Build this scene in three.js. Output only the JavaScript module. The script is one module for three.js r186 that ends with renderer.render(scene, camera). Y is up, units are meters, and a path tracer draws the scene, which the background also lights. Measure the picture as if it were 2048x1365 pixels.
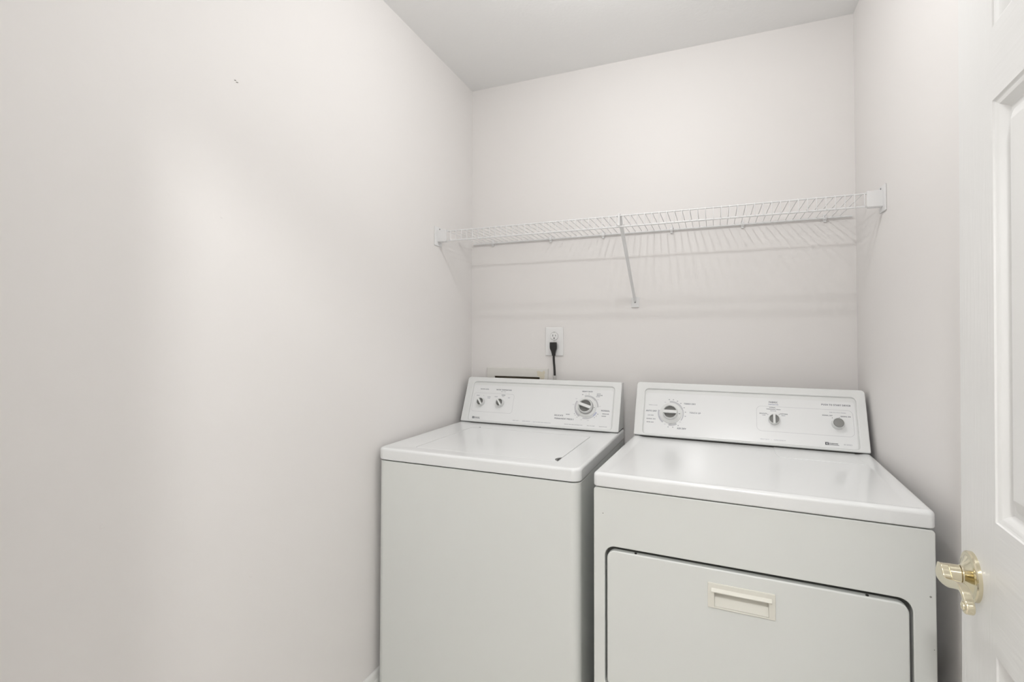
import * as THREE from 'three';
import { RoundedBoxGeometry } from 'three/addons/geometries/RoundedBoxGeometry.js';
import { mergeGeometries } from 'three/addons/utils/BufferGeometryUtils.js';

// ------------------------------------------------------------------ camera, light, exposure
const scene = new THREE.Scene();
scene.background = new THREE.Color(0x000000);
const rad = THREE.MathUtils.degToRad;
const camera = new THREE.PerspectiveCamera(70.007, 2048 / 1365, 0.02, 30);
camera.position.set(0, 1.2799, 2.0301);
camera.rotation.order = 'YXZ';
camera.rotation.set(rad(1.2181), rad(21.4467), rad(0.1003));
camera.setViewOffset(2048, 1365, -20.2, 27.4, 2048, 1365);   // lens shift
const renderer = new THREE.WebGLRenderer({ antialias: true });
renderer.toneMapping = THREE.LinearToneMapping;
renderer.toneMappingExposure = 1.05;
renderer.shadowMap.enabled = true;
renderer.shadowMap.type = THREE.PCFSoftShadowMap;
const BULB = { pos: [-0.21, 2.295, 0.924], power: 0.82, color: [1.0, 0.998, 0.992] };      // bare bulb under the laundry ceiling
const HALL = { pos: [-0.05, 2.30, 2.50], power: 3.15, color: [1.0, 0.998, 0.992] };          // unseen hall lamp behind the camera, lighting the machine fronts and left wall

// ------------------------------------------------------------------ helpers
let seed = 7;
const rnd = () => { seed = (seed * 1664525 + 1013904223) >>> 0; return seed / 4294967296; };
const used = {};
function numbered(n) { const k = used[n] = (used[n] ?? -1) + 1; return k ? n + '_' + String(k).padStart(3, '0') : n; }
function shade(o) { o.castShadow = true; o.receiveShadow = true; return o; }
function mesh(name, geo, mat, parent = scene) {
  const g = Array.isArray(geo) ? mergeGeometries(geo.map(norm)) : geo;
  const m = shade(new THREE.Mesh(g, mat));
  m.name = parent === scene ? numbered(name) : name;
  parent.add(m); return m;
}
function norm(g) {
  const a = g.index ? g.toNonIndexed() : g;
  for (const k of Object.keys(a.attributes)) if (!['position', 'normal', 'uv'].includes(k)) a.deleteAttribute(k);
  if (!a.attributes.uv) a.setAttribute('uv', new THREE.BufferAttribute(new Float32Array(a.attributes.position.count * 2), 2));
  a.clearGroups?.();
  return a;
}
function thing(name, label, category, pos = [0, 0, 0], turn = 0) {
  const g = new THREE.Group(); g.name = numbered(name); scene.add(g);
  g.position.set(...pos); g.rotation.y = turn; g.userData = { label, category }; return g;
}
function struct(name, geo, mat, parent = scene) { const m = mesh(name, geo, mat, parent); if (parent === scene) m.userData.kind = 'structure'; return m; }
function T(g, x = 0, y = 0, z = 0) { g.translate(x, y, z); return g; }
function uvm(g) {                                    // uv in metres from the dominant normal axis
  const a = norm(g), p = a.attributes.position, n = a.attributes.normal, u = a.attributes.uv;
  for (let i = 0; i < p.count; i++) {
    const ax = Math.abs(n.getX(i)), ay = Math.abs(n.getY(i)), az = Math.abs(n.getZ(i));
    if (ax >= ay && ax >= az) u.setXY(i, p.getZ(i), p.getY(i));
    else if (ay >= az) u.setXY(i, p.getX(i), p.getZ(i));
    else u.setXY(i, p.getX(i), p.getY(i));
  }
  return a;
}
function box(x0, x1, y0, y1, z0, z1) { return uvm(T(new THREE.BoxGeometry(x1 - x0, y1 - y0, z1 - z0), (x0 + x1) / 2, (y0 + y1) / 2, (z0 + z1) / 2)); }
function rbox(x0, x1, y0, y1, z0, z1, r = 0.002, s = 3) { return T(new RoundedBoxGeometry(x1 - x0, y1 - y0, z1 - z0, s, r), (x0 + x1) / 2, (y0 + y1) / 2, (z0 + z1) / 2); }
function rrPath(x0, x1, y0, y1, r, P = THREE.Shape) {                    // rounded rectangle, corners bl, br, tr, tl
  const q = Array.isArray(r) ? r : [r, r, r, r], pts = [];
  [[x0 + q[0], y0 + q[0], 180], [x1 - q[1], y0 + q[1], 270], [x1 - q[2], y1 - q[2], 0], [x0 + q[3], y1 - q[3], 90]].forEach(([cx, cy, a], i) => {
    const n = q[i] < 0.002 ? 2 : 8;
    for (let k = 0; k <= n; k++) { const t = rad(a + 90 * k / n); pts.push(new THREE.Vector2(cx + q[i] * Math.cos(t), cy + q[i] * Math.sin(t))); }
  });
  return new P(pts);
}
function ext(shape, depth, bevel = 0, segs = 8, bs = 3) {             // from z = 0 to z = depth, bevels inside the outline
  const g = new THREE.ExtrudeGeometry(shape, { depth: depth - 2 * bevel, bevelEnabled: bevel > 0, bevelSize: bevel, bevelThickness: bevel, bevelOffset: -bevel, bevelSegments: bs, curveSegments: segs });
  g.translate(0, 0, bevel); return weighted(g, 0.6);
}
function loop(x0, x1, z0, z1, r, y, n = 6) {                          // rounded rectangle in the x-z plane
  const out = [], c = [[x1 - r, z1 - r, 0], [x0 + r, z1 - r, 90], [x0 + r, z0 + r, 180], [x1 - r, z0 + r, 270]];
  for (const [cx, cz, a] of c) for (let i = 0; i <= n; i++) { const t = rad(a + 90 * i / n); out.push(new THREE.Vector3(cx + r * Math.cos(t), y, cz + r * Math.sin(t))); }
  return out;
}
function loft(loops, capA = true, capB = true, crease = 0.7) {
  const pos = [], N = loops[0].length, tri = (a, b, c) => pos.push(a.x, a.y, a.z, b.x, b.y, b.z, c.x, c.y, c.z);
  const centre = (L) => L.reduce((s, p) => s.add(p), new THREE.Vector3()).multiplyScalar(1 / L.length);
  for (let k = 0; k + 1 < loops.length; k++) for (let i = 0; i < N; i++) {
    const a = loops[k][i], b = loops[k][(i + 1) % N], c = loops[k + 1][(i + 1) % N], d = loops[k + 1][i];
    tri(a, c, b); tri(a, d, c);
  }
  if (capA) { const c = centre(loops[0]); for (let i = 0; i < N; i++) tri(c, loops[0][i], loops[0][(i + 1) % N]); }
  if (capB) { const L = loops[loops.length - 1], c = centre(L); for (let i = 0; i < N; i++) tri(c, L[(i + 1) % N], L[i]); }
  let g = new THREE.BufferGeometry(); g.setAttribute('position', new THREE.Float32BufferAttribute(pos, 3));
  g.computeVertexNormals(); g = weighted(g, crease);
  return norm(g);
}
function tube(pts, r, seg = 24, rs = 10, tension = 0.5) { return new THREE.TubeGeometry(new THREE.CatmullRomCurve3(pts.map((p) => new THREE.Vector3(...p)), false, 'catmullrom', tension), seg, r, rs, false); }
function rod(a, b, r, rs = 12) {
  const A = new THREE.Vector3(...a), B = new THREE.Vector3(...b), d = B.clone().sub(A);
  const g = new THREE.CylinderGeometry(r, r, d.length(), rs);
  g.applyQuaternion(new THREE.Quaternion().setFromUnitVectors(new THREE.Vector3(0, 1, 0), d.clone().normalize()));
  const m = A.add(B).multiplyScalar(0.5); return T(g, m.x, m.y, m.z);
}
function weighted(geo, crease) {                                        // area-weighted normals inside a crease angle: flats stay flat
  const g = geo.index ? geo.toNonIndexed() : geo, p = g.attributes.position, n = p.count, N = new Float32Array(n * 3), F = [], map = new Map(), c = Math.cos(crease);
  const A = new THREE.Vector3(), B = new THREE.Vector3(), C = new THREE.Vector3(), key = [];
  for (let i = 0; i < n; i += 3) {
    A.fromBufferAttribute(p, i); B.fromBufferAttribute(p, i + 1); C.fromBufferAttribute(p, i + 2);
    const f = B.clone().sub(A).cross(C.clone().sub(A)), a = f.length(); F.push([f, f.clone().multiplyScalar(1 / (a || 1))]);
    for (let j = 0; j < 3; j++) { const k = [p.getX(i + j), p.getY(i + j), p.getZ(i + j)].map((v) => Math.round(v * 2e5)).join(); key[i + j] = k; if (!map.has(k)) map.set(k, []); map.get(k).push(i / 3); }
  }
  for (let i = 0; i < n; i++) {
    const own = F[Math.floor(i / 3)][1], s = new THREE.Vector3();
    for (const q of map.get(key[i])) if (F[q][1].dot(own) > c) s.add(F[q][0]);
    if (s.lengthSq() < 1e-30) s.copy(own); s.normalize(); N[i * 3] = s.x; N[i * 3 + 1] = s.y; N[i * 3 + 2] = s.z;
  }
  g.setAttribute('normal', new THREE.BufferAttribute(N, 3)); return g;
}
function lathe(pts, seg = 48, axis = 'z') {                             // profile [radius, height]; axis z points out
  const g = new THREE.LatheGeometry(pts.map((p) => new THREE.Vector2(p[0], p[1])), seg);
  if (axis === 'z') g.rotateX(Math.PI / 2);
  return weighted(g, 0.55);
}

// ------------------------------------------------------------------ procedural materials
function noiseTex(w, h, fx, fy, oct, lo, hi, rep) {                     // tileable value noise
  const data = new Uint8Array(w * h * 4), acc = new Float32Array(w * h); let amp = 1, tot = 0;
  for (let o = 0; o < oct; o++) {
    const nx = Math.max(1, Math.round(fx * 2 ** o)), ny = Math.max(1, Math.round(fy * 2 ** o)), grid = new Float32Array(nx * ny).map(() => rnd());
    for (let y = 0; y < h; y++) for (let x = 0; x < w; x++) {
      const gx = x / w * nx, gy = y / h * ny, ix = Math.floor(gx), iy = Math.floor(gy); let tx = gx - ix, ty = gy - iy;
      tx = tx * tx * (3 - 2 * tx); ty = ty * ty * (3 - 2 * ty);
      const g = (i, j) => grid[(j % ny) * nx + (i % nx)];
      acc[y * w + x] += amp * ((g(ix, iy) * (1 - tx) + g(ix + 1, iy) * tx) * (1 - ty) + (g(ix, iy + 1) * (1 - tx) + g(ix + 1, iy + 1) * tx) * ty);
    }
    tot += amp; amp *= 0.5;
  }
  for (let i = 0; i < w * h; i++) { const v = 255 * (lo + (hi - lo) * acc[i] / tot); data[i * 4] = data[i * 4 + 1] = data[i * 4 + 2] = v; data[i * 4 + 3] = 255; }
  const t = new THREE.DataTexture(data, w, h); t.wrapS = t.wrapT = THREE.RepeatWrapping; t.magFilter = THREE.LinearFilter; t.minFilter = THREE.LinearMipmapLinearFilter; t.generateMipmaps = true;
  t.repeat.set(rep, rep); t.needsUpdate = true; return t;
}
const lin = (r, g, b) => new THREE.Color().setRGB(r, g, b);
const std = (c, rough, o = {}) => new THREE.MeshStandardMaterial({ color: c, roughness: rough, ...o });
const phys = (c, rough, o = {}) => new THREE.MeshPhysicalMaterial({ color: c, roughness: rough, ...o });
const peel = noiseTex(256, 256, 40, 40, 3, 0, 1, 3);                    // roller stipple of the wall paint
const grain = noiseTex(512, 256, 6, 110, 3, 0, 1, 2.2);                 // embossed wood grain, along x
const vinyl = noiseTex(256, 256, 10, 10, 4, 0.3, 0.7, 1.5);
const M = {
  wall: std(lin(0.865, 0.842, 0.826), 0.55, { bumpMap: peel, bumpScale: 0.00012 }),
  ceiling: std(lin(0.90, 0.897, 0.89), 0.95, { bumpMap: peel, bumpScale: 0.0004 }),
  trim: phys(lin(0.82, 0.82, 0.80), 0.38, {}),
  doorP: phys(lin(0.87, 0.87, 0.86), 0.4, {}),
  doorV: phys(lin(0.87, 0.87, 0.86), 0.4, { bumpMap: (() => { const t = grain.clone(); t.rotation = Math.PI / 2; t.needsUpdate = true; return t; })(), bumpScale: 0.0005 }),
  doorH: phys(lin(0.87, 0.87, 0.86), 0.4, { bumpMap: grain, bumpScale: 0.0005 }),
  floor: std(lin(0.80, 0.768, 0.715), 0.5, { bumpMap: vinyl, bumpScale: 0.0006 }),
  enamel: phys(lin(0.855, 0.868, 0.868), 0.3, { clearcoat: 0.6, clearcoatRoughness: 0.12 }),  // glossy tops, paler than the cabinet to carry the light from above
  cabinet: phys(lin(0.767, 0.784, 0.758), 0.42, { clearcoat: 0.2, clearcoatRoughness: 0.3 }),
  plate: phys(lin(0.90, 0.90, 0.895), 0.35, {}),
  plastic: phys(lin(0.81, 0.82, 0.81), 0.35, {}),
  cream: phys(lin(0.79, 0.775, 0.70), 0.4, {}),
  seam: std(lin(0.045, 0.043, 0.04), 0.9),
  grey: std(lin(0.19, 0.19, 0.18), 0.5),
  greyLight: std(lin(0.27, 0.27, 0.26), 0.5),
  black: std(lin(0.018, 0.017, 0.017), 0.45),
  wire: phys(lin(0.84, 0.84, 0.84), 0.35, {}),
  screw: std(lin(0.30, 0.30, 0.30), 0.45, { metalness: 0.6 }),
  brass: std(lin(0.78, 0.72, 0.55), 0.13, { metalness: 1.0 }),
  brassDark: std(lin(0.25, 0.20, 0.11), 0.35, { metalness: 1.0 }),
  boxWhite: std(lin(0.80, 0.785, 0.745), 0.5),
  boxBrown: std(lin(0.42, 0.35, 0.26), 0.8),
  stain: std(lin(0.76, 0.71, 0.58), 0.7),
  tag: phys(lin(0.85, 0.84, 0.82), 0.3, { transmission: 0.35, thickness: 0 }),
  chip: std(lin(0.33, 0.32, 0.30), 0.9),
};

// ------------------------------------------------------------------ the setting
const XL = -1.0509, XR = 0.4714, H = 2.4403, ZF = 1.89, ZH = 2.0;
struct('floor', box(-1.95, 1.55, -0.1, 0, -0.12, 3.55), M.floor);
struct('ceiling', box(-1.95, 1.55, H, H + 0.1, -0.12, 3.55), M.ceiling);
{ // back wall with the opening for the recessed washer box
  const s = new THREE.Shape(); s.moveTo(XL - 0.12, 0); s.lineTo(XR + 0.12, 0); s.lineTo(XR + 0.12, H); s.lineTo(XL - 0.12, H); s.closePath();
  s.holes.push(rrPath(-0.955, -0.684, 0.925, 1.132, 0.001, THREE.Path));
  struct('wall_back', uvm(T(ext(s, 0.12), 0, 0, -0.12)), M.wall);
}
const wallLeft = struct('wall_left', box(XL - 0.12, XL, 0, H, 0, ZH), M.wall);
struct('wall_right', box(XR, XR + 0.12, 0, H, 0, ZH), M.wall);
{ // front wall with the doorway the camera looks through
  const s = new THREE.Shape(); s.moveTo(XL, 0); s.lineTo(-0.60, 0); s.lineTo(-0.60, 2.06); s.lineTo(0.375, 2.06); s.lineTo(0.375, 0); s.lineTo(XR, 0); s.lineTo(XR, H); s.lineTo(XL, H); s.closePath();
  struct('wall_front', uvm(T(ext(s, ZH - ZF), 0, 0, ZF)), M.wall);
}
struct('trim_1', [box(-0.60, -0.582, 0, 2.06, ZF, ZH), box(0.357, 0.375, 0, 2.06, ZF, ZH), box(-0.582, 0.357, 2.042, 2.06, ZF, ZH)], M.trim);        // jambs
struct('trim_2', [rbox(-0.66, -0.585, 0, 2.12, ZH, ZH + 0.016, 0.004), rbox(0.36, 0.435, 0, 2.12, ZH, ZH + 0.016, 0.004), rbox(-0.66, 0.435, 2.045, 2.12, ZH, ZH + 0.016, 0.004)], M.trim);   // casing in the hall
struct('wall_hall_left', box(-1.95, -1.85, 0, H, ZH, 3.55), M.wall);
struct('wall_hall_right', box(1.45, 1.55, 0, H, ZH, 3.55), M.wall);
struct('wall_hall_back', box(-1.85, 1.45, 0, H, 3.45, 3.55), M.wall);
struct('wall_hall_front', [box(-1.85, XL - 0.12, 0, H, ZH - 0.1, ZH), box(XR + 0.12, 1.45, 0, H, ZH - 0.1, ZH)], M.wall);
{ // baseboards: a flat board with a rounded, stepped top
  const prof = () => { const s = new THREE.Shape(); s.moveTo(0, 0); s.lineTo(0.014, 0); s.lineTo(0.014, 0.140); s.quadraticCurveTo(0.014, 0.150, 0.010, 0.154); s.lineTo(0.009, 0.166); s.quadraticCurveTo(0.008, 0.176, 0.002, 0.178); s.lineTo(0, 0.178); s.closePath(); return s; };
  const run = (len) => ext(prof(), len, 0);
  struct('baseboard_left', T(run(ZF), XL, 0, 0), M.trim);
  struct('baseboard_right', (() => { const g = run(ZF); g.rotateY(Math.PI); return T(g, XR, 0, ZF); })(), M.trim);
  struct('baseboard_back', (() => { const g = run(XR - XL - 0.03); g.rotateY(-Math.PI / 2); return T(g, XR - 0.015, 0, 0); })(), M.trim);
}
{ // small blemishes on the left wall
  for (const [y, z, l, a] of [[1.8885, 1.2165, 0.006, 0.3], [1.8860, 1.2115, 0.007, 0.25]]) {
    const g = new THREE.SphereGeometry(0.5, 10, 6); g.scale(0.0012, 0.0028, l); g.rotateX(a);
    mesh('paint_chip', T(g, XL, y, z), M.chip, wallLeft);
  }
  for (const [y, z, l] of [[0.93, 1.47, 0.008], [0.70, 1.155, 0.010], [1.556, 1.245, 0.006]]) {
    const g = new THREE.SphereGeometry(0.5, 10, 6); g.scale(0.0008, l, l * 1.3);
    mesh('paint_chip', T(g, XL, y, z), M.wall, wallLeft);
  }
}

// ------------------------------------------------------------------ the open panel door at the right
{
  const d = new THREE.Group(); d.name = 'door_1'; d.userData = { kind: 'structure', label: 'open white six-panel door with a brass lever, at the right edge' }; scene.add(d);
  d.position.set(0.3829, 0.012, 0.9756); d.rotation.order = 'YXZ'; d.rotation.set(rad(-0.5), rad(-94.574), 0);   // hangs slightly out of plumb
  const Wd = 0.895, Hd = 2.02, st = 0.135, mu = 0.11, xm0 = (Wd - mu) / 2, xm1 = (Wd + mu) / 2;
  const ys = [[0.235, 0.806], [0.999, 1.620], [1.729, 1.915]];
  const strip = (x0, x1, y0, y1) => { const g = box(x0, x1, y0, y1, -0.0185, 0); return g; };
  mesh('slab', box(0.0005, Wd - 0.0005, 0.0005, Hd - 0.0005, -0.035, -0.018), M.doorV, d);
  { // the lock stile has an eased edge
    const g = strip(0, st, 0, Hd); mesh('stile', g, M.doorV, d);
  }
  mesh('stile', strip(Wd - st, Wd, 0, Hd), M.doorV, d);
  const rails = [[0, ys[0][0]], [ys[0][1], ys[1][0]], [ys[1][1], ys[2][0]], [ys[2][1], Hd]];
  for (const [a, b] of rails) mesh('rail', strip(st, Wd - st, a, b), M.doorH, d);
  for (const [a, b] of ys) mesh('mullion', strip(xm0, xm1, a, b), M.doorV, d);
  const prof = [[0, 0], [0.0015, -0.0022], [0.004, -0.0032], [0.009, -0.0050], [0.014, -0.0100], [0.018, -0.0148], [0.021, -0.0158], [0.025, -0.0158], [0.0265, -0.0145], [0.036, -0.0090], [0.047, -0.0035], [0.049, -0.0028]];
  for (const [a, b] of ys) for (const [x0, x1] of [[st, xm0], [xm1, Wd - st]]) {
    const L = prof.map(([i, z]) => [[x0 + i, a + i], [x1 - i, a + i], [x1 - i, b - i], [x0 + i, b - i]].map(([x, y]) => new THREE.Vector3(x, y, z)));
    mesh('panel', uvm(loft(L.map((q) => q.slice().reverse()), false, true, 0.5)), M.doorP, d);
  }
  // lever handle: local x runs from the latch edge to the hinge, z points into the room
  const hx = 0.055, hy = 0.888;
  const S = (s, y) => [hx - s, hy + y];
  const shape = new THREE.Shape();
  { // wave lever: hub head, S-shaped strap, curl
    const up = [[0.0115, 0.0092], [-0.004, 0.0120], [-0.0125, 0.0062], [-0.0237, -0.0010], [-0.0407, 0.0029], [-0.0604, 0.0099], [-0.0821, 0.0141], [-0.0966, 0.0111], [-0.1063, 0.0050], [-0.1130, -0.0010]];
    const lo = [[-0.1050, -0.0060], [-0.0990, 0.0004], [-0.0934, 0.0043], [-0.0846, 0.0050], [-0.063, -0.0022], [-0.0401, -0.0110], [-0.0195, -0.0163], [0.0019, -0.0188], [0.0147, -0.0172], [0.0207, -0.0080]];
    const pu = up.map(([s, y]) => new THREE.Vector2(...S(s, y))), pl = lo.map(([s, y]) => new THREE.Vector2(...S(s, y)));
    shape.moveTo(pu[0].x, pu[0].y); shape.splineThru(pu.slice(1)); shape.lineTo(pl[0].x, pl[0].y); shape.splineThru(pl.slice(1)); shape.lineTo(pu[0].x, pu[0].y);
  }
  const curl = new THREE.Shape(); { const [cx, cy] = S(-0.1055, -0.0075); curl.absarc(cx, cy, 0.0105, 0, Math.PI * 2); }
  const lever = mesh('lever_handle', [ext(shape, 0.0120, 0.0022, 10, 4), ext(curl, 0.0120, 0.003, 14, 4)].map((g) => T(g, 0, 0, 0.0325)), M.brass, d);
  lever.userData.label = 'polished brass wave lever handle';
  const [cx, cy] = S(0.003, -0.003);
  const part = (n, pts, m) => mesh(n, T(lathe(pts), cx, cy, 0), m, lever);
  part('rosette', [[0, 0.0], [0.0385, 0], [0.0385, 0.005], [0.0372, 0.0068], [0.0345, 0.0075], [0.0325, 0.0072], [0.030, 0.0080], [0.024, 0.0105], [0.0185, 0.0128], [0.0150, 0.0150], [0.0150, 0.0168], [0.0, 0.0168]], M.brass);
  part('neck_ring', [[0, 0.0166], [0.0125, 0.0166], [0.0125, 0.0178], [0, 0.0178]], M.brassDark);
  part('neck', [[0, 0.0176], [0.0138, 0.0176], [0.0142, 0.0182], [0.0142, 0.0345], [0, 0.0345]], M.brass);
  mesh('button_hole', (() => { const g = lathe([[0, 0], [0.0034, 0], [0.0034, 0.0012], [0, 0.0012]], 20); g.rotateX(0.35); return T(g, cx + 0.006, cy - 0.0225, 0.0099); })(), M.brassDark, lever);
  { const [qx, qy] = S(-0.1055, -0.0075); mesh('scroll_cap', T(lathe([[0, 0.047], [0.003, 0.0468], [0.0055, 0.0456], [0.006, 0.0440], [0.006, 0.043]].reverse(), 24), qx, qy, 0), M.brass, lever); }
}

// ------------------------------------------------------------------ machines: shared pieces
const AL = rad(22.76), CA = Math.cos(AL), SA = Math.sin(AL), CB = 0.5452;
function panelTexture(wm, hm, draw) {
  const W = 2048, S = W / wm, h = Math.round(hm * S), c = document.createElement('canvas'); c.width = W; c.height = h;
  const g = c.getContext('2d'); g.fillStyle = '#eeefef'; g.fillRect(0, 0, W, h);
  draw(g, S, h);
  const t = new THREE.CanvasTexture(c); t.colorSpace = THREE.SRGBColorSpace; t.magFilter = THREE.LinearFilter; t.anisotropy = 8; return t;
}
function roundOutline(g, x0, y0, x1, y1, r) {
  g.beginPath(); g.moveTo(x0 + r, y0); g.lineTo(x1 - r, y0); g.arc(x1 - r, y0 + r, r, -Math.PI / 2, 0); g.lineTo(x1, y1 - r); g.arc(x1 - r, y1 - r, r, 0, Math.PI / 2);
  g.lineTo(x0 + r, y1); g.arc(x0 + r, y1 - r, r, Math.PI / 2, Math.PI); g.lineTo(x0, y0 + r); g.arc(x0 + r, y0 + r, r, Math.PI, Math.PI * 1.5); g.stroke();
}
// a machine's frame: x from -w/2 to w/2, floor at y = 0, front face at z = d/2
function machine(name, label, category, w, d, front, turn) {
  const a = rad(turn), g = thing(name, label, category, [0, 0, 0], a);
  // front = left front corner on the floor
  const cx = w / 2, cz = -d / 2;
  g.position.set(front[0] + cx * Math.cos(a) + cz * Math.sin(a), 0, front[1] - cx * Math.sin(a) + cz * Math.cos(a));
  return g;
}
function console_(g, w, d, len, innerR, print) {
  const X = (u) => u - w / 2, zf = d / 2;
  const y0 = 0.9195, back = 0.664, top = 0.915 + len * CA;
  // body: side profile swept across, its front face a little behind the frame
  const sh = new THREE.Shape(), ob = 0.001;
  const P = (v, n) => [-(CB + v * SA - n * CA), 0.915 + v * CA + n * SA];       // [z from the front, y]
  const a = P(0.005, -ob), b = P(len - 0.010, -ob);
  sh.moveTo(a[0], a[1]); sh.lineTo(b[0], b[1]); sh.quadraticCurveTo(...P(len, -ob), -(CB + len * SA + 0.012), top - 0.0005); sh.lineTo(-back + 0.004, top - 0.001); sh.quadraticCurveTo(-back, top - 0.001, -back, top - 0.006); sh.lineTo(-back, y0); sh.lineTo(a[0] - 0.002, y0); sh.closePath();
  const body = ext(sh, w - 0.004, 0.002, 6, 2); body.rotateY(-Math.PI / 2); body.translate(w / 2 - 0.002, 0, zf);
  // profile x was z-from-front: after the turn it lies along z
  mesh('console', body, M.plastic, g);
  const tilt = (m, u, v, n) => { m.position.set(X(u), 0.915 + v * CA + n * SA, zf - CB - v * SA + n * CA); m.rotation.x = -AL; return m; };
  // rounded frame round the sunken panel
  const outer = rrPath(-w / 2, w / 2, 0.0045, len + 0.002, [0.004, 0.004, 0.012, 0.012]);
  outer.holes.push(rrPath(-w / 2 + 0.0325, -w / 2 + innerR, 0.0115, 0.183, [0.012, 0.012, 0.014, 0.014], THREE.Path));
  const f = mesh('console_frame', ext(outer, 0.011, 0.0035, 8, 4), M.plastic, g); tilt(f, w / 2, 0, -0.006);
  // printed insert plate
  const u0 = 0.0365, u1 = innerR - 0.004, v0 = 0.0125, v1 = 0.1675, r = 0.008;
  const tex = panelTexture(u1 - u0, v1 - v0, (ctx, S, h) => print(ctx, (u) => (u - u0) * S, (v) => (v1 - v) * S, S));
  const pg = new THREE.ShapeGeometry(rrPath(u0, u1, v0, v1, r), 6), uv = pg.attributes.uv, pp = pg.attributes.position;
  for (let i = 0; i < pp.count; i++) uv.setXY(i, (pp.getX(i) - u0) / (u1 - u0), (pp.getY(i) - v0) / (v1 - v0));
  pg.translate(-w / 2, 0, 0.0012);
  const plate = mesh('control_panel', pg, phys(0xffffff, 0.3, { map: tex, clearcoat: 0.3, clearcoatRoughness: 0.15 }), g); tilt(plate, w / 2, 0, 0);
  const rim = rrPath(u0 - 0.0008, u1 + 0.0008, v0 - 0.0008, v1 + 0.0008, r);
  const rm = mesh('panel_rim', T(ext(rim, 0.006, 0.0006, 6, 2), -w / 2, 0, -0.005), M.plastic, g); tilt(rm, w / 2, 0, 0);
  // dark joint under the console
  mesh('console_gasket', box(-w / 2 + 0.004, w / 2 - 0.004, 0.905, 0.9215, zf - 0.655, zf - CB - 0.004), M.seam, g);
  return tilt;
}
function segment(r, c) {                                           // piece of a disc beyond the chord y = c
  const a = Math.asin(c / r), s = new THREE.Shape(); s.absarc(0, 0, r, a, Math.PI - a); s.closePath(); return s;
}
function knob(g, tilt, name, u, v, r, h, turn, dark, skirt) {
  const k = mesh(name, [lathe([[0, h * 0.45], [r * 0.84, h * 0.45], [r * 0.87, h * 0.80], [r * 0.92, h * 0.84], [r * 0.97, h * 0.78], [r, h * 0.62], [r * 1.02, 0.001], [0, 0.001]].reverse())], M.plastic, g);
  tilt(k, u, v, skirt ? 0.006 : 0.001); k.rotation.order = 'XYZ';
  const bar = rrPath(-r * 0.95, r * 0.95, -r * 0.21, r * 0.21, r * 0.08);
  const b = mesh('grip_bar', T(ext(bar, h * 0.58, r * 0.05, 4, 3), 0, 0, h * 0.43), M.plastic, k); b.rotation.z = turn;
  for (const s of [0, Math.PI]) {
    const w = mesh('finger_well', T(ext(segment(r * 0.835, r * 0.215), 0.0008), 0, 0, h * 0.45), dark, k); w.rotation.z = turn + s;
  }
  return k;
}
function skirtDisc(g, tilt, u, v, r, ring) {
  const m = mesh('dial_skirt', lathe([[0, 0.0065], [ring, 0.0065], [ring + 0.002, 0.0062], [r - 0.003, 0.0040], [r - 0.0006, 0.0030], [r, 0.0018], [r, 0.0005], [0, 0.0005]].reverse(), 64), M.plastic, g);
  tilt(m, u, v, 0.0012);
  mesh('dial_pointer', T(rbox(-0.0035, 0.0035, -0.0008, 0.0008, -0.0003, 0.0006, 0.0003, 1), r * 0.79, -r * 0.03, 0.0058), M.black, m);
  return m;
}
const INK = '#5a5c66', SOFT = '#9b9da6', PALE = '#c2c3c8';
function text(g, s, x, y, px, color = INK, weight = 'bold', align = 'center', stretch = 1) {
  g.save(); g.translate(x, y); g.scale(stretch, 1); g.fillStyle = color; g.font = `${weight} ${px}px sans-serif`; g.textAlign = align; g.textBaseline = 'middle'; g.fillText(s, 0, 0); g.restore();
}
function band(g, x, y, r0, r1, a0, a1, color) {                     // angles counter-clockwise in degrees
  g.beginPath(); g.arc(x, y, (r0 + r1) / 2, -rad(a1), -rad(a0)); g.lineWidth = r1 - r0; g.strokeStyle = color; g.stroke();
}
function brandMark(g, x, y, S, w) {                                 // dark wordmark with its block initial
  const h = w * 0.235;
  g.fillStyle = '#23252d'; g.fillRect(x, y - h / 2, h * 1.05, h);
  text(g, 'K', x + h * 0.56, y + h * 0.02, h * 0.92, '#e9eaea');
  text(g, 'ENMORE', x + h * 1.12, y - h * 0.08, h * 0.74, '#23252d', 'bold', 'left', (w - h * 1.12) / (h * 0.74 * 4.55));
  g.fillStyle = '#23252d'; g.fillRect(x + h, y + h * 0.36, w - h, h * 0.12);
}

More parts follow.
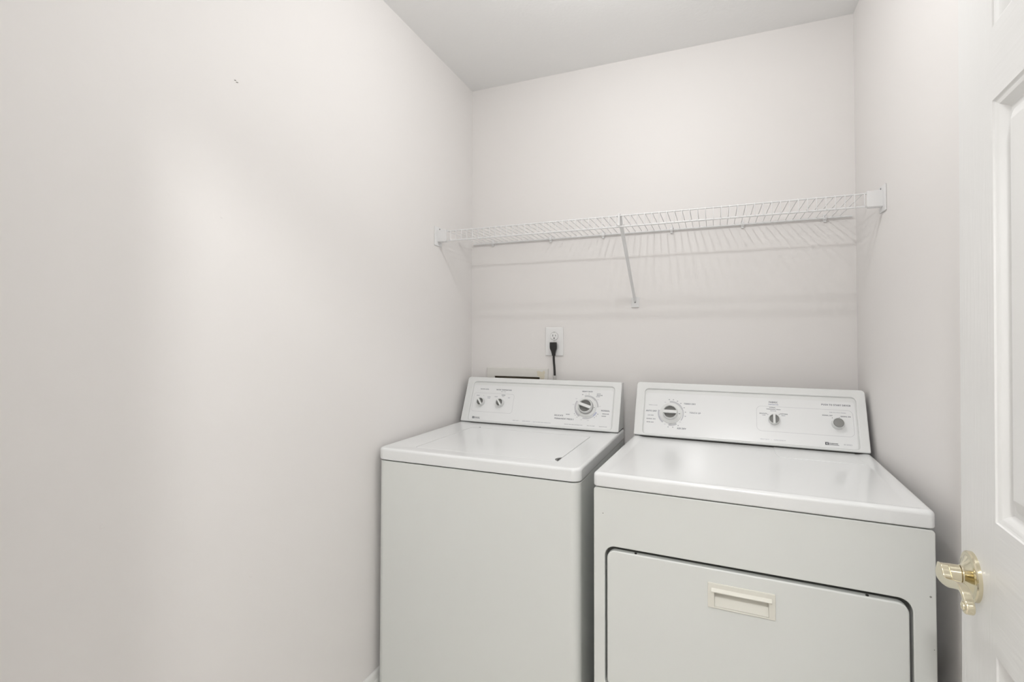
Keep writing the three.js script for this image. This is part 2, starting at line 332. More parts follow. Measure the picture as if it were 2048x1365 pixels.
// ------------------------------------------------------------------ washing machine
{
  const w = 0.686, d = 0.66;
  const g = machine('washing_machine', 'white top-loading washing machine with three control knobs, left of the dryer', 'washing machine', w, d, [-1.0341, 2.0301 - 1.3324], -1.073);
  const zf = d / 2, x0 = -w / 2, x1 = w / 2, zb = -d / 2 - 0.005;
  mesh('cabinet', loft([loop(x0 + 0.004, x1 - 0.004, zb, zf - 0.006, 0.022, 0.0), loop(x0, x1, zb, zf, 0.026, 0.006), loop(x0, x1, zb, zf, 0.026, 0.8715), loop(x0 + 0.0008, x1 - 0.0008, zb, zf - 0.0008, 0.026, 0.8738), loop(x0 + 0.003, x1 - 0.003, zb, zf - 0.003, 0.025, 0.8755)]), M.cabinet, g);
  mesh('seam_gasket', loft([loop(x0 + 0.006, x1 - 0.006, zb, zf - 0.006, 0.022, 0.870), loop(x0 + 0.006, x1 - 0.006, zb, zf - 0.006, 0.022, 0.885)]), M.seam, g);
  // enamelled top with the opening for the lid
  const t0 = x0 - 0.002, t1 = x1 + 0.002, tz = zf + 0.002, yt = 0.9165;
  const lx0 = x0 + 0.104, lx1 = x0 + 0.602, lz1 = zf - 0.058, lz0 = zf - 0.458;
  const L = [loop(t0 + 0.003, t1 - 0.003, zb, tz - 0.003, 0.023, 0.8785), loop(t0 + 0.0006, t1 - 0.0006, zb, tz - 0.0006, 0.026, 0.8798), loop(t0, t1, zb, tz, 0.026, 0.882), loop(t0, t1, zb, tz, 0.026, yt - 0.0090)];
  for (let i = 0; i <= 5; i++) { const a = rad(90 * i / 5), q = 0.0082; const k = q * (1 - Math.cos(a)); L.push(loop(t0 + k, t1 - k, zb, tz - k, 0.026 - k * 0.4, yt - q + q * Math.sin(a))); }
  L.push(loop(t0 + 0.030, t1 - 0.030, zb + 0.02, tz - 0.024, 0.018, yt - 0.0002), loop(t0 + 0.055, t1 - 0.050, zb + 0.03, tz - 0.038, 0.012, yt - 0.0016), loop(lx0, lx1, lz0, lz1, 0.010, yt - 0.0020), loop(lx0 + 0.0006, lx1 - 0.0006, lz0 + 0.0006, lz1 - 0.0006, 0.010, yt - 0.0026), loop(lx0 + 0.0012, lx1 - 0.0012, lz0 + 0.0012, lz1 - 0.0012, 0.010, yt - 0.012));
  mesh('top', loft(L, true, false, 0.8), M.enamel, g);
  const k = (i, y, r = 0.009) => loop(lx0 + 0.0022 + i, lx1 - 0.0028 - i, lz0 + 0.0022 + i, lz1 - 0.0018 - i, r, y);
  const lid = mesh('lid', loft([k(0, yt - 0.016), k(0, yt - 0.0036), k(0.0005, yt - 0.0026), k(0.0018, yt - 0.0021), k(0.006, yt - 0.0019)]), M.enamel, g);
  { // finger notch at the lid's front right, and the hinge hole
    const s = new THREE.Shape(); s.moveTo(-0.020, 0); s.quadraticCurveTo(-0.016, 0.013, 0, 0.014); s.quadraticCurveTo(0.016, 0.013, 0.020, 0); s.closePath();
    const q = ext(s, 0.0012, 0.0003, 8, 1); q.rotateZ(Math.PI / 2); q.rotateX(-Math.PI / 2);
    mesh('finger_notch', T(q, lx1 - 0.0012, yt - 0.0022, zf - 0.090), M.grey, lid);
    const q2 = ext(s, 0.0012, 0.0003, 8, 1); q2.rotateZ(Math.PI / 2); q2.rotateX(-Math.PI / 2); q2.scale(0.42, 1, 0.7);
    mesh('notch_slot', T(q2, lx1 - 0.0012, yt - 0.0014, zf - 0.086), M.black, lid);
    mesh('hinge_hole', T(lathe([[0, 0], [0.0035, 0], [0.0035, 0.0008], [0, 0.0008]].reverse(), 16, 'y'), x0 + 0.1383, yt - 0.0022, zf - 0.4618), M.black, g);
  }
  const tilt = console_(g, w, d, 0.2021, 0.6585, (c, X, Y, S) => {
    const V = (h) => (h - 0.915) / CA;
    c.strokeStyle = '#cfd0d2'; c.lineWidth = 0.0011 * S; roundOutline(c, X(0.0425), Y(V(1.0375)), X(0.2335), Y(V(0.961)), 0.011 * S);
    text(c, 'WATER LEVEL', X(0.0892), Y(V(1.0535)), 0.0062 * S, INK, 'bold', 'center', 1.05);
    text(c, 'WATER TEMPERATURE', X(0.1815), Y(V(1.0535)), 0.0068 * S, INK, 'bold', 'center', 1.02);
    text(c, 'WASH / RINSE', X(0.180), Y(V(1.0462)), 0.0035 * S, SOFT);
    text(c, 'MINI', X(0.062), Y(V(1.0265)), 0.0055 * S, SOFT); text(c, '•', X(0.0895), Y(V(1.0265)), 0.006 * S); text(c, 'EXTRA', X(0.116), Y(V(1.0225)), 0.005 * S, SOFT); text(c, 'HIGH', X(0.116), Y(V(1.0172)), 0.005 * S, SOFT);
    text(c, 'COLD', X(0.149), Y(V(1.0250)), 0.0052 * S, SOFT); text(c, 'WARM', X(0.1825), Y(V(1.0325)), 0.0056 * S, INK); text(c, 'COLD', X(0.1825), Y(V(1.0268)), 0.0042 * S, SOFT); text(c, 'HOT', X(0.2105), Y(V(1.0225)), 0.0052 * S, SOFT);
    brandMark(c, X(0.0530), Y(V(0.9362)), S, 0.0375 * S);
    text(c, 'HEAVY DUTY', X(0.2570), Y(V(0.9352)), 0.0048 * S, SOFT, 'normal'); text(c, '|', X(0.2765), Y(V(0.9352)), 0.005 * S, SOFT, 'normal'); text(c, 'SUPER CAPACITY', X(0.3035), Y(V(0.9353)), 0.0048 * S, SOFT, 'normal'); text(c, '|', X(0.328), Y(V(0.9353)), 0.005 * S, SOFT, 'normal'); text(c, 'QUIET PAK THREE SPEED COMBINATIONS', X(0.372), Y(V(0.9353)), 0.0045 * S, SOFT, 'normal', 'center', 0.92);
    text(c, 'PUSH IN, THEN TURN CLOCKWISE TO SET', X(0.505), Y(V(0.9352)), 0.0046 * S, INK, 'normal', 'center', 0.88); text(c, 'PULL TO START', X(0.576), Y(V(0.9352)), 0.0046 * S, INK, 'normal'); text(c, 'PUSH TO STOP', X(0.624), Y(V(0.9352)), 0.0046 * S, INK, 'normal');
    const x = X(0.5507), y = Y(V(1.0036));
    band(c, x, y, 0.0420 * S, 0.0490 * S, 40, 104, '#c3c4c6'); band(c, x, y, 0.0440 * S, 0.0490 * S, 2, 40, '#c3c4c6'); for (let a = 66; a < 106; a += 6) band(c, x, y, 0.0415 * S, 0.0495 * S, a, a + 1.6, '#e3e4e5');
    band(c, x, y, 0.0425 * S, 0.0490 * S, 150, 236, '#cccccf'); for (let a = 204; a < 238; a += 5) band(c, x, y, 0.0415 * S, 0.0495 * S, a, a + 1.5, '#9fa0a8');
    band(c, x, y, 0.0430 * S, 0.0490 * S, 256, 312, '#cdced1'); band(c, x, y, 0.0425 * S, 0.0490 * S, 312, 336, '#b9bdd0');
    for (const [a, s] of [[112, '10'], [97, '•'], [84, '6'], [36, 'OFF'], [6, 'OFF'], [144, 'OFF'], [172, 'OFF'], [212, '8'], [220, '6'], [232, '4'], [254, 'OFF'], [282, 'SPIN'], [322, '8'], [332, '12'], [312, '4']]) text(c, s, x + 0.0545 * S * Math.cos(rad(a)), y - 0.0545 * S * Math.sin(rad(a)), (s.length > 2 ? 0.0038 : 0.0050) * S, s.length > 2 ? PALE : INK);
    text(c, 'HEAVY DUTY', X(0.549), Y(V(1.0625)), 0.0074 * S, INK, 'bold', 'center', 1.0);
    text(c, 'SUPER', X(0.596), Y(V(1.0552)), 0.0052 * S, SOFT); text(c, 'REGULAR', X(0.600), Y(V(1.0500)), 0.0052 * S, INK); text(c, 'SHORT', X(0.594), Y(V(1.0447)), 0.0052 * S, SOFT);
    text(c, 'NORMAL', X(0.6285), Y(V(0.9935)), 0.0082 * S, INK); text(c, 'REGULAR', X(0.6300), Y(V(0.9820)), 0.0058 * S, INK); text(c, 'SHORT', X(0.6240), Y(V(0.9735)), 0.0056 * S, INK);
    text(c, 'DELICATE', X(0.4405), Y(V(0.9662)), 0.0082 * S, INK); text(c, 'SHORT', X(0.478), Y(V(0.9720)), 0.0052 * S, INK); text(c, 'PERMANENT PRESS I', X(0.4640), Y(V(0.9548)), 0.0083 * S, INK, 'bold', 'center', 1.0);
  });
  const V = (h) => (h - 0.915) / CA;
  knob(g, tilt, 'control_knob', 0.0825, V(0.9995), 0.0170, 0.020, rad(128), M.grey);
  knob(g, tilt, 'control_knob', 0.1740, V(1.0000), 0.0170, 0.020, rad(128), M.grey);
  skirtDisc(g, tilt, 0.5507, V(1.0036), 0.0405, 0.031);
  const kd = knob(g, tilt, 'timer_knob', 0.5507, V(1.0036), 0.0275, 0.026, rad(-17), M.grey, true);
  mesh('knob_ring', lathe([[0.0270, 0.0005], [0.0300, 0.0005], [0.0304, 0.004], [0.0300, 0.0075], [0.0275, 0.0085]], 56), std(lin(0.32, 0.32, 0.32), 0.3, { metalness: 0.5 }), kd);
}

// ------------------------------------------------------------------ clothes dryer
{
  const w = 0.737, d = 0.66;
  const g = machine('clothes_dryer', 'white front-loading clothes dryer with a pull-down door, right of the washer', 'dryer', w, d, [-0.3052, 2.0301 - 1.31], -2.597);
  const zf = d / 2, x0 = -w / 2, x1 = w / 2, zb = -d / 2 - 0.005;
  mesh('cabinet', [box(x0 + 0.002, x1 - 0.002, 0.0, 0.8735, zb, zf - 0.030), box(x0 + 0.012, x1 - 0.012, 0.01, 0.87, zf - 0.032, zf - 0.0295)], M.cabinet, g);
  mesh('seam_gasket', box(x0 + 0.008, x1 - 0.008, 0.862, 0.886, zb + 0.01, zf - 0.008), M.seam, g);
  // front panel with the rounded door opening
  const fp = rrPath(x0, x1, 0.0, 0.8760, [0.006, 0.006, 0.008, 0.008]);
  fp.holes.push(rrPath(x0 + 0.0305, x0 + 0.6970, 0.345, 0.7235, 0.027, THREE.Path));
  const front = mesh('front_panel', T(ext(fp, 0.030, 0.0025, 10, 4), 0, 0, zf - 0.030), M.cabinet, g);
  for (const [u, h, r] of [[0.0255, 0.8083, 0.0016], [0.7270, 0.7367, 0.0022], [0.7318, 0.628, 0.001]]) mesh('paint_chip', T(lathe([[0, 0], [r, 0], [r * 0.8, 0.0004], [0, 0.0005]].reverse(), 12), x0 + u, h, zf - 0.0001), M.chip, front);
  mesh('door_recess', T(ext(rrPath(x0 + 0.022, x0 + 0.706, 0.336, 0.733, 0.03), 0.002), 0, 0, zf - 0.0285), M.grey, g);
  // door with the grip recess cut out
  const dp = rrPath(x0 + 0.0365, x0 + 0.6905, 0.352, 0.7135, 0.022);
  dp.holes.push(rrPath(x0 + 0.3005, x0 + 0.4262, 0.6220, 0.6650, 0.001, THREE.Path));
  const door = mesh('door', T(ext(dp, 0.020, 0.0035, 10, 4), 0, 0, zf - 0.0185), M.cabinet, g);
  for (const u of [0.1118, 0.6165]) mesh('door_bumper', T(new THREE.CylinderGeometry(0.0030, 0.0033, 0.004, 14), x0 + u, 0.7140, zf - 0.0045), M.black, door);
  { // moulded grip: frame, sunken pocket, overhanging lip
    const hx0 = x0 + 0.2885, hx1 = x0 + 0.4367, hy0 = 0.6205, hy1 = 0.6805, ix0 = x0 + 0.3037, ix1 = x0 + 0.4224, iy0 = 0.6246, iy1 = 0.6625;
    const s = rrPath(hx0, hx1, hy0, hy1, 0.0015); s.holes.push(rrPath(ix0, ix1, iy0, iy1, 0.0008, THREE.Path));
    const z = zf + 0.0012, b = zf - 0.016;
    const lip = new THREE.Shape(); lip.moveTo(0, 0); lip.lineTo(0.008, 0.0012); lip.quadraticCurveTo(0.0095, 0.002, 0.0088, 0.0038); lip.lineTo(0.001, 0.0102); lip.lineTo(0, 0.0102); lip.closePath();
    const lg = ext(lip, ix1 - ix0 + 0.014, 0.0008, 4, 2); lg.rotateY(-Math.PI / 2); lg.scale(1, 1, 1); lg.translate(ix1 + 0.007, 0.6600, z + 0.002);
    const floor_ = loft([[ix0, ix1, b], [ix0, ix1, b]].map(([a, c, zz], i) => i ? [[a, iy0 - 0.001, z], [c, iy0 - 0.001, z], [c, iy0, z], [a, iy0, z]] : [[a, iy0 - 0.001, b], [c, iy0 - 0.001, b], [c, iy0 + 0.030, b], [a, iy0 + 0.030, b]]).map((q) => q.map((p) => new THREE.Vector3(...p))));
    mesh('door_handle', [T(ext(s, 0.006, 0.0012, 4, 3), 0, 0, z - 0.002), lg, floor_, box(ix0 - 0.001, ix0, iy0, iy1, b, z), box(ix1, ix1 + 0.001, iy0, iy1, b, z), box(ix0, ix1, iy1, iy1 + 0.001, b, z), box(ix0 - 0.001, ix1 + 0.001, iy0 - 0.001, iy1 + 0.001, b - 0.001, b)], M.cream, door).userData.label = 'cream recessed plastic door handle';
  }
  // enamelled top, dished between raised sides
  const t0 = x0 - 0.001, t1 = x1 + 0.001, tz = zf + 0.003, yt = 0.9165;
  const L = [loop(t0 + 0.004, t1 - 0.004, zb, tz - 0.004, 0.010, 0.8785), loop(t0 + 0.0012, t1 - 0.0012, zb, tz - 0.0012, 0.012, 0.8800), loop(t0, t1, zb, tz, 0.012, 0.8835), loop(t0, t1, zb, tz, 0.012, yt - 0.0098)];
  for (let i = 0; i <= 5; i++) { const a = rad(90 * i / 5), q = 0.009, k = q * (1 - Math.cos(a)); L.push(loop(t0 + k, t1 - k, zb, tz - k, 0.012 - k * 0.3, yt - q + q * Math.sin(a))); }
  L.push(loop(t0 + 0.014, t1 - 0.014, zb + 0.01, tz - 0.012, 0.009, yt), loop(t0 + 0.020, t1 - 0.020, zb + 0.013, tz - 0.016, 0.009, yt - 0.0006), loop(t0 + 0.034, t1 - 0.034, zb + 0.02, tz - 0.022, 0.010, yt - 0.0030), loop(t0 + 0.040, t1 - 0.040, zb + 0.024, tz - 0.026, 0.010, yt - 0.0035));
  mesh('top', loft(L, true, true, 0.8), M.enamel, g);
  { // lint screen cover let into the top at the back right
    const s = new THREE.Shape(), yb = -0.55, yf = -0.404; s.moveTo(x0 + 0.4665, yb); s.lineTo(x0 + 0.4665, yf - 0.040); s.lineTo(x0 + 0.4735, yf - 0.002); s.lineTo(x0 + 0.478, yf); s.lineTo(x0 + 0.694, yf); s.lineTo(x0 + 0.694, yb); s.closePath();
    const q = ext(s, 0.0032, 0.0006, 4, 2); q.rotateX(-Math.PI / 2); q.scale(1, 1, -1);
    // after the turn the outline's y runs along -z
    const f = q.attributes.position; const idx = []; for (let i = 0; i < f.count; i += 3) idx.push(i, i + 2, i + 1); q.setIndex(idx);
    const gq = q.toNonIndexed(); gq.computeVertexNormals();
    mesh('lint_cover', T(gq, 0, yt - 0.0055, zf), M.enamel, g);
  }
  const tilt = console_(g, w, d, 0.2072, 0.7095, (c, X, Y, S) => {
    const V = (h) => (h - 0.915) / CA;
    c.strokeStyle = '#cfd0d2'; c.lineWidth = 0.0011 * S; roundOutline(c, X(0.4165), Y(V(1.0430)), X(0.6985), Y(V(0.9632)), 0.015 * S);
    const x = X(0.1300), y = Y(V(1.0010));
    band(c, x, y, 0.0402 * S, 0.0466 * S, 24, 97, '#c4c5c8'); band(c, x, y, 0.0416 * S, 0.0462 * S, -34, 24, '#c8c9cc');
    band(c, x, y, 0.0400 * S, 0.0470 * S, 262, 300, '#c4c5c8'); band(c, x, y, 0.0410 * S, 0.0464 * S, 166, 232, '#c6c6cc'); for (let a = 200; a < 234; a += 5) band(c, x, y, 0.0400 * S, 0.0466 * S, a, a + 1.6, '#a8a9b2');
    for (let a = 30; a < 98; a += 7) band(c, x, y, 0.0396 * S, 0.0470 * S, a, a + 1.2, '#e0e1e3');
    for (const [a, s] of [[98, '80'], [82, '70'], [65, '60'], [49, '50'], [27, '40'], [8, '30'], [-9, '20'], [302, '10'], [280, '20'], [262, '30']]) text(c, s, x + 0.0520 * S * Math.cos(rad(a)), y - 0.0520 * S * Math.sin(rad(a)), 0.0046 * S, '#7d7f88');
    for (const a of [118, 318, 246]) text(c, 'OFF', x + 0.046 * S * Math.cos(rad(a)), y - 0.046 * S * Math.sin(rad(a)), 0.0034 * S, PALE);
    text(c, 'TIMED DRY', X(0.1955), Y(V(1.0365)), 0.0078 * S, '#7b7d87'); text(c, 'TOUCH UP', X(0.2150), Y(V(1.0065)), 0.0078 * S, '#7b7d87'); text(c, 'AIR DRY', X(0.1700), Y(V(0.9510)), 0.0082 * S, INK); text(c, 'AUTO DRY', X(0.0600), Y(V(1.0055)), 0.0082 * S, '#6d6f79');
    text(c, 'WRINKLE GUARD', X(0.0650), Y(V(1.0265)), 0.0042 * S, SOFT, 'normal', 'center', 1.0); text(c, 'LESS DRY', X(0.0580), Y(V(0.9900)), 0.0052 * S, '#808089'); text(c, 'NORMAL DRY', X(0.0600), Y(V(0.9775)), 0.0052 * S, '#75777f'); text(c, 'MORE DRY', X(0.0575), Y(V(0.9660)), 0.0052 * S, '#808089');
    text(c, 'FABRIC', X(0.4690), Y(V(1.0570)), 0.0080 * S, INK); text(c, 'TEMPERATURE', X(0.4690), Y(V(1.0498)), 0.0048 * S, '#8a8ca8', 'bold', 'center', 0.95);
    text(c, 'NORMAL', X(0.4660), Y(V(1.0398)), 0.0046 * S, INK); text(c, 'PERMANENT PRESS', X(0.4690), Y(V(1.0345)), 0.0048 * S, INK); text(c, 'MEDIUM', X(0.4680), Y(V(1.0290)), 0.0044 * S, SOFT);
    text(c, 'DELICATE', X(0.4370), Y(V(1.0190)), 0.0052 * S, INK); text(c, 'LOW', X(0.4390), Y(V(1.0138)), 0.0046 * S, SOFT); text(c, 'COTTONS', X(0.5000), Y(V(1.0205)), 0.0052 * S, INK); text(c, 'HIGH', X(0.4985), Y(V(1.0155)), 0.0046 * S, SOFT);
    for (const [u, h] of [[0.4515, 1.0165], [0.4860, 1.0185], [0.6405, 1.0175]]) text(c, '•', X(u), Y(V(h)), 0.0075 * S, INK);
    text(c, 'PUSH TO START DRYER', X(0.6530), Y(V(1.0578)), 0.0078 * S, INK);
    text(c, 'END OF CYCLE SIGNAL', X(0.6570), Y(V(1.0345)), 0.0046 * S, SOFT, 'normal'); text(c, 'SIGNAL OFF', X(0.6270), Y(V(1.0245)), 0.0052 * S, INK); text(c, 'SIGNAL ON', X(0.6780), Y(V(1.0235)), 0.0052 * S, INK); text(c, '/', X(0.6600), Y(V(1.0185)), 0.0075 * S, INK);
    text(c, 'HEAVY DUTY', X(0.4400), Y(V(0.9372)), 0.0050 * S, SOFT, 'normal'); text(c, '|', X(0.4600), Y(V(0.9372)), 0.0050 * S, SOFT, 'normal'); text(c, 'SUPER CAPACITY', X(0.4850), Y(V(0.9372)), 0.0050 * S, SOFT, 'normal', 'center', 0.95);
    brandMark(c, X(0.6155), Y(V(0.9388)), S, 0.0380 * S); text(c, '80 SERIES', X(0.6780), Y(V(0.9388)), 0.0052 * S, SOFT, 'normal');
  });
  const V = (h) => (h - 0.915) / CA;
  skirtDisc(g, tilt, 0.1300, V(1.0010), 0.0385, 0.028);
  knob(g, tilt, 'timer_knob', 0.1300, V(1.0010), 0.0258, 0.024, 0, M.grey, true);
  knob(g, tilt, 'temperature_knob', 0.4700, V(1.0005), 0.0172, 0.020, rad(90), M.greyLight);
  const btn = mesh('start_button', lathe([[0, 0.017], [0.0145, 0.017], [0.0150, 0.0190], [0.0155, 0.0190], [0.0162, 0.0180], [0.0180, 0.004], [0.0185, 0.001], [0, 0.001]].reverse()), M.plastic, g); tilt(btn, 0.6548, V(0.9995), 0.001);
  mesh('button_cap', lathe([[0, 0.0205], [0.010, 0.0203], [0.0135, 0.0196], [0.0145, 0.0180], [0.0145, 0.0165], [0, 0.0165]].reverse()), M.greyLight, btn);
}

// ------------------------------------------------------------------ wire shelf
{
  const g = thing('wire_shelf', 'white wire shelf spanning the back wall above the washer and dryer', 'shelf', [0, 1.7125, 0]);
  const Y = 1.7125, zFr = 0.3045;
  mesh('back_rod', rod([-1.037, 0, 0.0085], [0.458, 0, 0.0085], 0.0034), M.wire, g);
  mesh('middle_rod', rod([-1.040, 0, 0.136], [0.460, 0, 0.136], 0.0028), M.wire, g);
  mesh('front_rod', rod([-1.040, 0, zFr], [0.462, 0, zFr], 0.0026), M.wire, g);
  mesh('lip_rod', rod([-1.040, -0.0385, zFr - 0.001], [0.462, -0.0385, zFr - 0.001], 0.0033), M.wire, g);
  const wg = tube([[0, 0.0042, 0.004], [0, 0.0042, 0.10], [0, 0.0042, 0.22], [0, 0.0042, 0.298], [0, 0.0034, 0.3058], [0, -0.003, 0.3082], [0, -0.020, 0.3082], [0, -0.041, 0.3078]], 0.00135, 26, 7, 0.25);
  for (let k = 0; k < 59; k++) { const m = mesh('cross_wire', wg, M.wire, g); m.position.x = 0.4224 - 0.02475 * k; }
  for (const x of [-0.940, -0.661, -0.429, -0.1535, 0.105, 0.3757]) {      // clips screwed to the back wall
    const s = new THREE.Shape(); s.absarc(0, 0, 0.0075, 0, Math.PI * 2);
    const c = ext(s, 0.011, 0.001, 10, 2); c.rotateY(Math.PI / 2);
    mesh('wall_clip', [T(c, x - 0.0055, 0, 0.0078), rbox(x - 0.0045, x + 0.0045, 0.004, 0.015, 0.0, 0.006, 0.002), rbox(x - 0.005, x + 0.005, -0.014, -0.004, 0.0, 0.008, 0.002)], M.wire, g);
  }
  for (const s of [-1, 1]) {                                               // end brackets on the side walls
    const X = s < 0 ? XL : XR, q = (a, b) => s < 0 ? [X + a, X + b] : [X - b, X - a];
    const [p0, p1] = q(0, 0.0045), [r0, r1] = q(0.001, 0.0435), [h0, h1] = q(0.002, 0.040);
    const e = mesh('end_bracket', [rbox(p0, p1, -0.058, 0.020, 0.276, 0.331, 0.0018), rbox(r0, r1, -0.0415, 0.0055, 0.3085, 0.3125, 0.0015), rbox(r0, r1, 0.0030, 0.0062, 0.285, 0.3115, 0.0012), rbox(h0, h1, -0.0425, -0.0395, 0.289, 0.3115, 0.0012)], M.wire, g);
    const sc = lathe([[0, 0], [0.0032, 0], [0.0028, 0.0012], [0, 0.0015]].reverse(), 16); sc.rotateY(s < 0 ? Math.PI / 2 : -Math.PI / 2);
    mesh('screw', T(sc, s < 0 ? p1 : p0, 0.0125, 0.296), M.screw, e);
  }
  { // diagonal support brace: folded strip from the front rods down to the wall
    const A = new THREE.Vector3(-0.3085, 0.003, 0.300), B = new THREE.Vector3(-0.2985, -0.2780, 0.009), N = 12, loops = [];
    const dir = B.clone().sub(A).normalize(), side = new THREE.Vector3(1, 0, 0), up = new THREE.Vector3().crossVectors(side, dir).normalize();
    for (let i = 0; i <= N; i++) {
      const t = i / N, c = A.clone().lerp(B, t), hw = 0.0072 - 0.0022 * t, hh = 0.0032;
      loops.push([[-1, -1], [1, -1], [1, 0.2], [0.55, 1], [-0.55, 1], [-1, 0.2]].map(([a, b]) => c.clone().addScaledVector(side, a * hw).addScaledVector(up, b * hh)));
    }
    const hook = [rbox(-0.3125, -0.3050, -0.0360, 0.0075, 0.3098, 0.3130, 0.0012), rbox(-0.3125, -0.3050, 0.0048, 0.0078, 0.2960, 0.3125, 0.0012)];
    const b = mesh('support_brace', [loft(loops), ...hook], M.wire, g);
    mesh('brace_foot', [rbox(-0.3135, -0.2825, -0.3060, -0.2660, 0, 0.004, 0.002), rbox(-0.3035, -0.2935, -0.2800, -0.2640, 0.003, 0.011, 0.003), rbox(-0.3135, -0.2825, -0.3070, -0.3030, 0, 0.008, 0.0015)], M.wire, b);
    mesh('screw', T(lathe([[0, 0], [0.0032, 0], [0.0028, 0.0012], [0, 0.0015]].reverse(), 16), -0.2985, -0.2870, 0.0040), M.screw, b);
  }
}

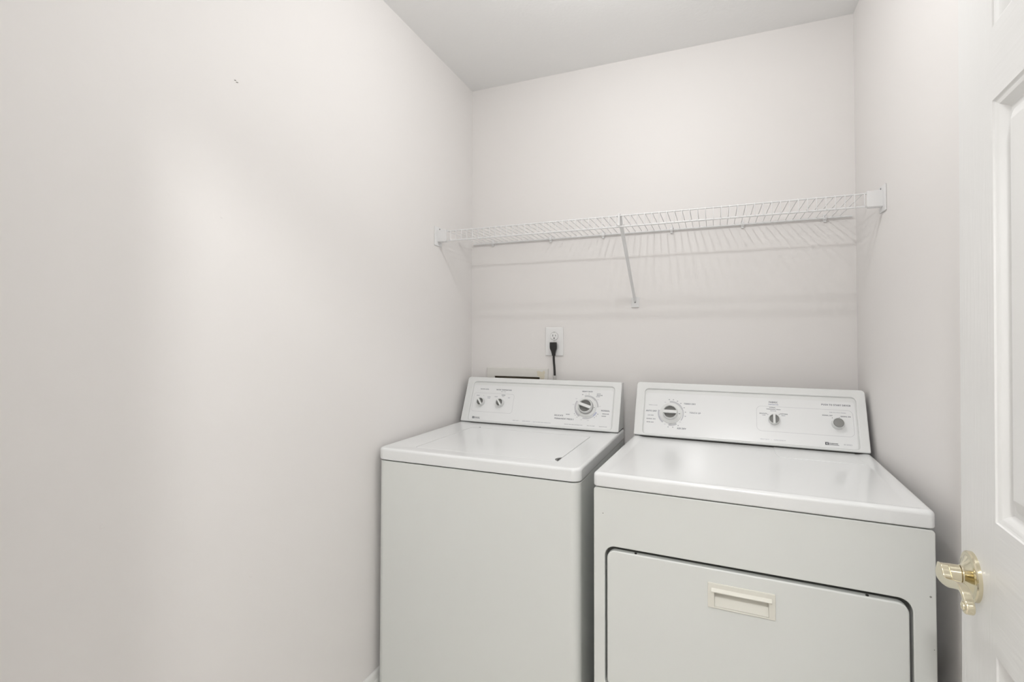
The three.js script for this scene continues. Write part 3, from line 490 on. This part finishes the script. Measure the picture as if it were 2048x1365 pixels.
// ------------------------------------------------------------------ outlet, cord, recessed washer box
{
  const g = thing('wall_outlet', 'white duplex wall outlet on the back wall under the wire shelf', 'outlet', [-0.645, 1.264, 0]);
  const holes = (s) => { for (const y of [0.0225, -0.0225]) { const p = new THREE.Path(); p.absarc(0, y, 0.0176, 0, Math.PI * 2); s.holes.push(p); } return s; };
  mesh('cover_plate', ext(holes(rrPath(-0.0405, 0.0405, -0.062, 0.062, 0.003)), 0.0065, 0.0025, 14, 3), M.plate, g);
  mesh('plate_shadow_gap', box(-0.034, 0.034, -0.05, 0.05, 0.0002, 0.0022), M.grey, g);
  for (const y of [0.0225, -0.0225]) {
    const s = new THREE.Shape(), r = 0.0171, f = 0.0162, a = Math.acos(f / r); s.absarc(0, 0, r, -(Math.PI / 2 - a), Math.PI / 2 - a); s.absarc(0, 0, r, Math.PI / 2 + a, Math.PI * 1.5 - a); s.closePath();
    const o = mesh('socket', T(ext(s, 0.0078, 0.0006, 12, 2), 0, y, 0), M.plate, g);
    if (y > 0) {
      mesh('slot', T(rbox(-0.0010, 0.0010, -0.0044, 0.0044, 0, 0.0009, 0.0003, 1), -0.0062, y + 0.003, 0.0073), M.black, o);
      mesh('slot', T(rbox(-0.0009, 0.0009, -0.0036, 0.0036, 0, 0.0009, 0.0003, 1), 0.0062, y + 0.003, 0.0073), M.black, o);
      mesh('ground_hole', T(lathe([[0, 0], [0.0027, 0], [0.0027, 0.0009], [0, 0.0009]].reverse(), 16), 0, y - 0.0085, 0.0073), M.black, o);
    }
  }
  mesh('plate_screw', T(lathe([[0, 0], [0.0030, 0], [0.0026, 0.0012], [0, 0.0016]].reverse(), 16), 0, 0, 0.0060), M.boxWhite, g);

  const c = thing('power_cord', 'black power cord plugged into the wall outlet, hanging behind the washer', 'power cord', [-0.645, 1.0, 0]);
  // plug: a flat-backed body narrowing into the strain relief
  const pl = []; for (const [y, hw, z0, z1] of [[0.2600, 0.0135, 0.0085, 0.0300], [0.2590, 0.0145, 0.0080, 0.0315], [0.2400, 0.0150, 0.0080, 0.0330], [0.2310, 0.0140, 0.0090, 0.0330], [0.2230, 0.0105, 0.0120, 0.0310], [0.2120, 0.0080, 0.0150, 0.0290], [0.2030, 0.0072, 0.0160, 0.0280], [0.2020, 0.0060, 0.0170, 0.0270]]) { const sh = (0.2600 - y) * 0.05; pl.push(loop(-hw + sh, hw + sh, z0, z1, Math.min(hw, (z1 - z0) / 2) * 0.6, y, 4)); }
  mesh('plug', loft(pl.reverse(), true, true, 0.6), M.black, c);
  mesh('cord', (() => { const q = tube([[0.0028, 0.2040, 0.0220], [0.0035, 0.180, 0.0225], [0.0060, 0.150, 0.0220], [0.0072, 0.115, 0.0210], [0.0075, 0.080, 0.0205], [0.0075, -0.10, 0.0200], [0.0075, -0.45, 0.0200]], 0.0048, 40, 12); return q; })(), M.black, c);
  mesh('cord_tag', T(new THREE.CylinderGeometry(0.0085, 0.0075, 0.022, 20, 1, false), 0.0072, 0.1060, 0.0208), M.tag, c);

  const b = thing('washer_outlet_box', 'yellowed white recessed plumbing box behind the washer console', 'utility box', [-0.8195, 0.905, 0]);
  const fs = rrPath(-0.1465, 0.1465, 0, 0.239, 0.003); fs.holes.push(rrPath(-0.1085, 0.1075, 0.038, 0.2005, 0.002, THREE.Path));
  const fr = mesh('frame', ext(fs, 0.009, 0.002, 5, 3), M.boxWhite, b);
  mesh('stain', [[0.112, 0.214, 0.030, 0.024], [0.121, 0.205, 0.022, 0.030], [0.104, 0.224, 0.018, 0.010], [0.128, 0.222, 0.012, 0.016]].map(([x, y, a, b]) => { const q = new THREE.SphereGeometry(0.5, 20, 10); q.scale(a, b, 0.0006); return T(q, x, y, 0.0090); }), M.stain, fr);
  mesh('recess', [box(-0.1285, 0.1285, 0.026, 0.0275, -0.035, 0.001), box(-0.1285, 0.1285, 0.218, 0.2195, -0.035, 0.001), box(-0.1285, -0.127, 0.026, 0.2195, -0.035, 0.001), box(0.127, 0.1285, 0.026, 0.2195, -0.035, 0.001), box(-0.1285, 0.1285, 0.026, 0.2195, -0.0365, -0.035)], M.boxBrown, b);
}

// ------------------------------------------------------------------ lamps (above and behind the view)
function lamp(name, label, spec, rBulb, drop) {
  const [x, y, z] = spec.pos, g = thing(name, label, 'ceiling light', [x, H, z]);
  mesh('lamp_holder', lathe([[0, 0], [0.058, 0], [0.060, 0.004], [0.056, 0.010], [0.036, 0.016], [0.026, 0.026], [0.024, drop - rBulb * 0.75], [0, drop - rBulb * 0.75]].map(([r, h]) => [r, -h]), 48, 'y'), M.plastic, g);
  const bg = new THREE.SphereGeometry(rBulb, 32, 20);
  const bulb = mesh('bulb', T(bg, 0, -drop, 0), new THREE.MeshStandardMaterial({ color: lin(0.9, 0.9, 0.9), emissive: lin(...spec.color), emissiveIntensity: 6, roughness: 0.4 }), g);
  bulb.castShadow = false;
  const l = new THREE.PointLight(lin(...spec.color), spec.power, 0, 2); l.position.set(0, -drop, 0); l.castShadow = true; l.shadow.radius = rBulb / 0.02; l.shadow.mapSize.set(2048, 2048); l.shadow.bias = -0.0005; g.add(l);
}
lamp('unseen_ceiling_light', 'bare globe bulb in a white holder on the laundry ceiling', BULB, 0.027, H - BULB.pos[1]);
lamp('unseen_ceiling_light', 'unseen globe lamp outside the doorway, placed to light the room from the front', HALL, 0.070, H - HALL.pos[1]);

renderer.render(scene, camera);
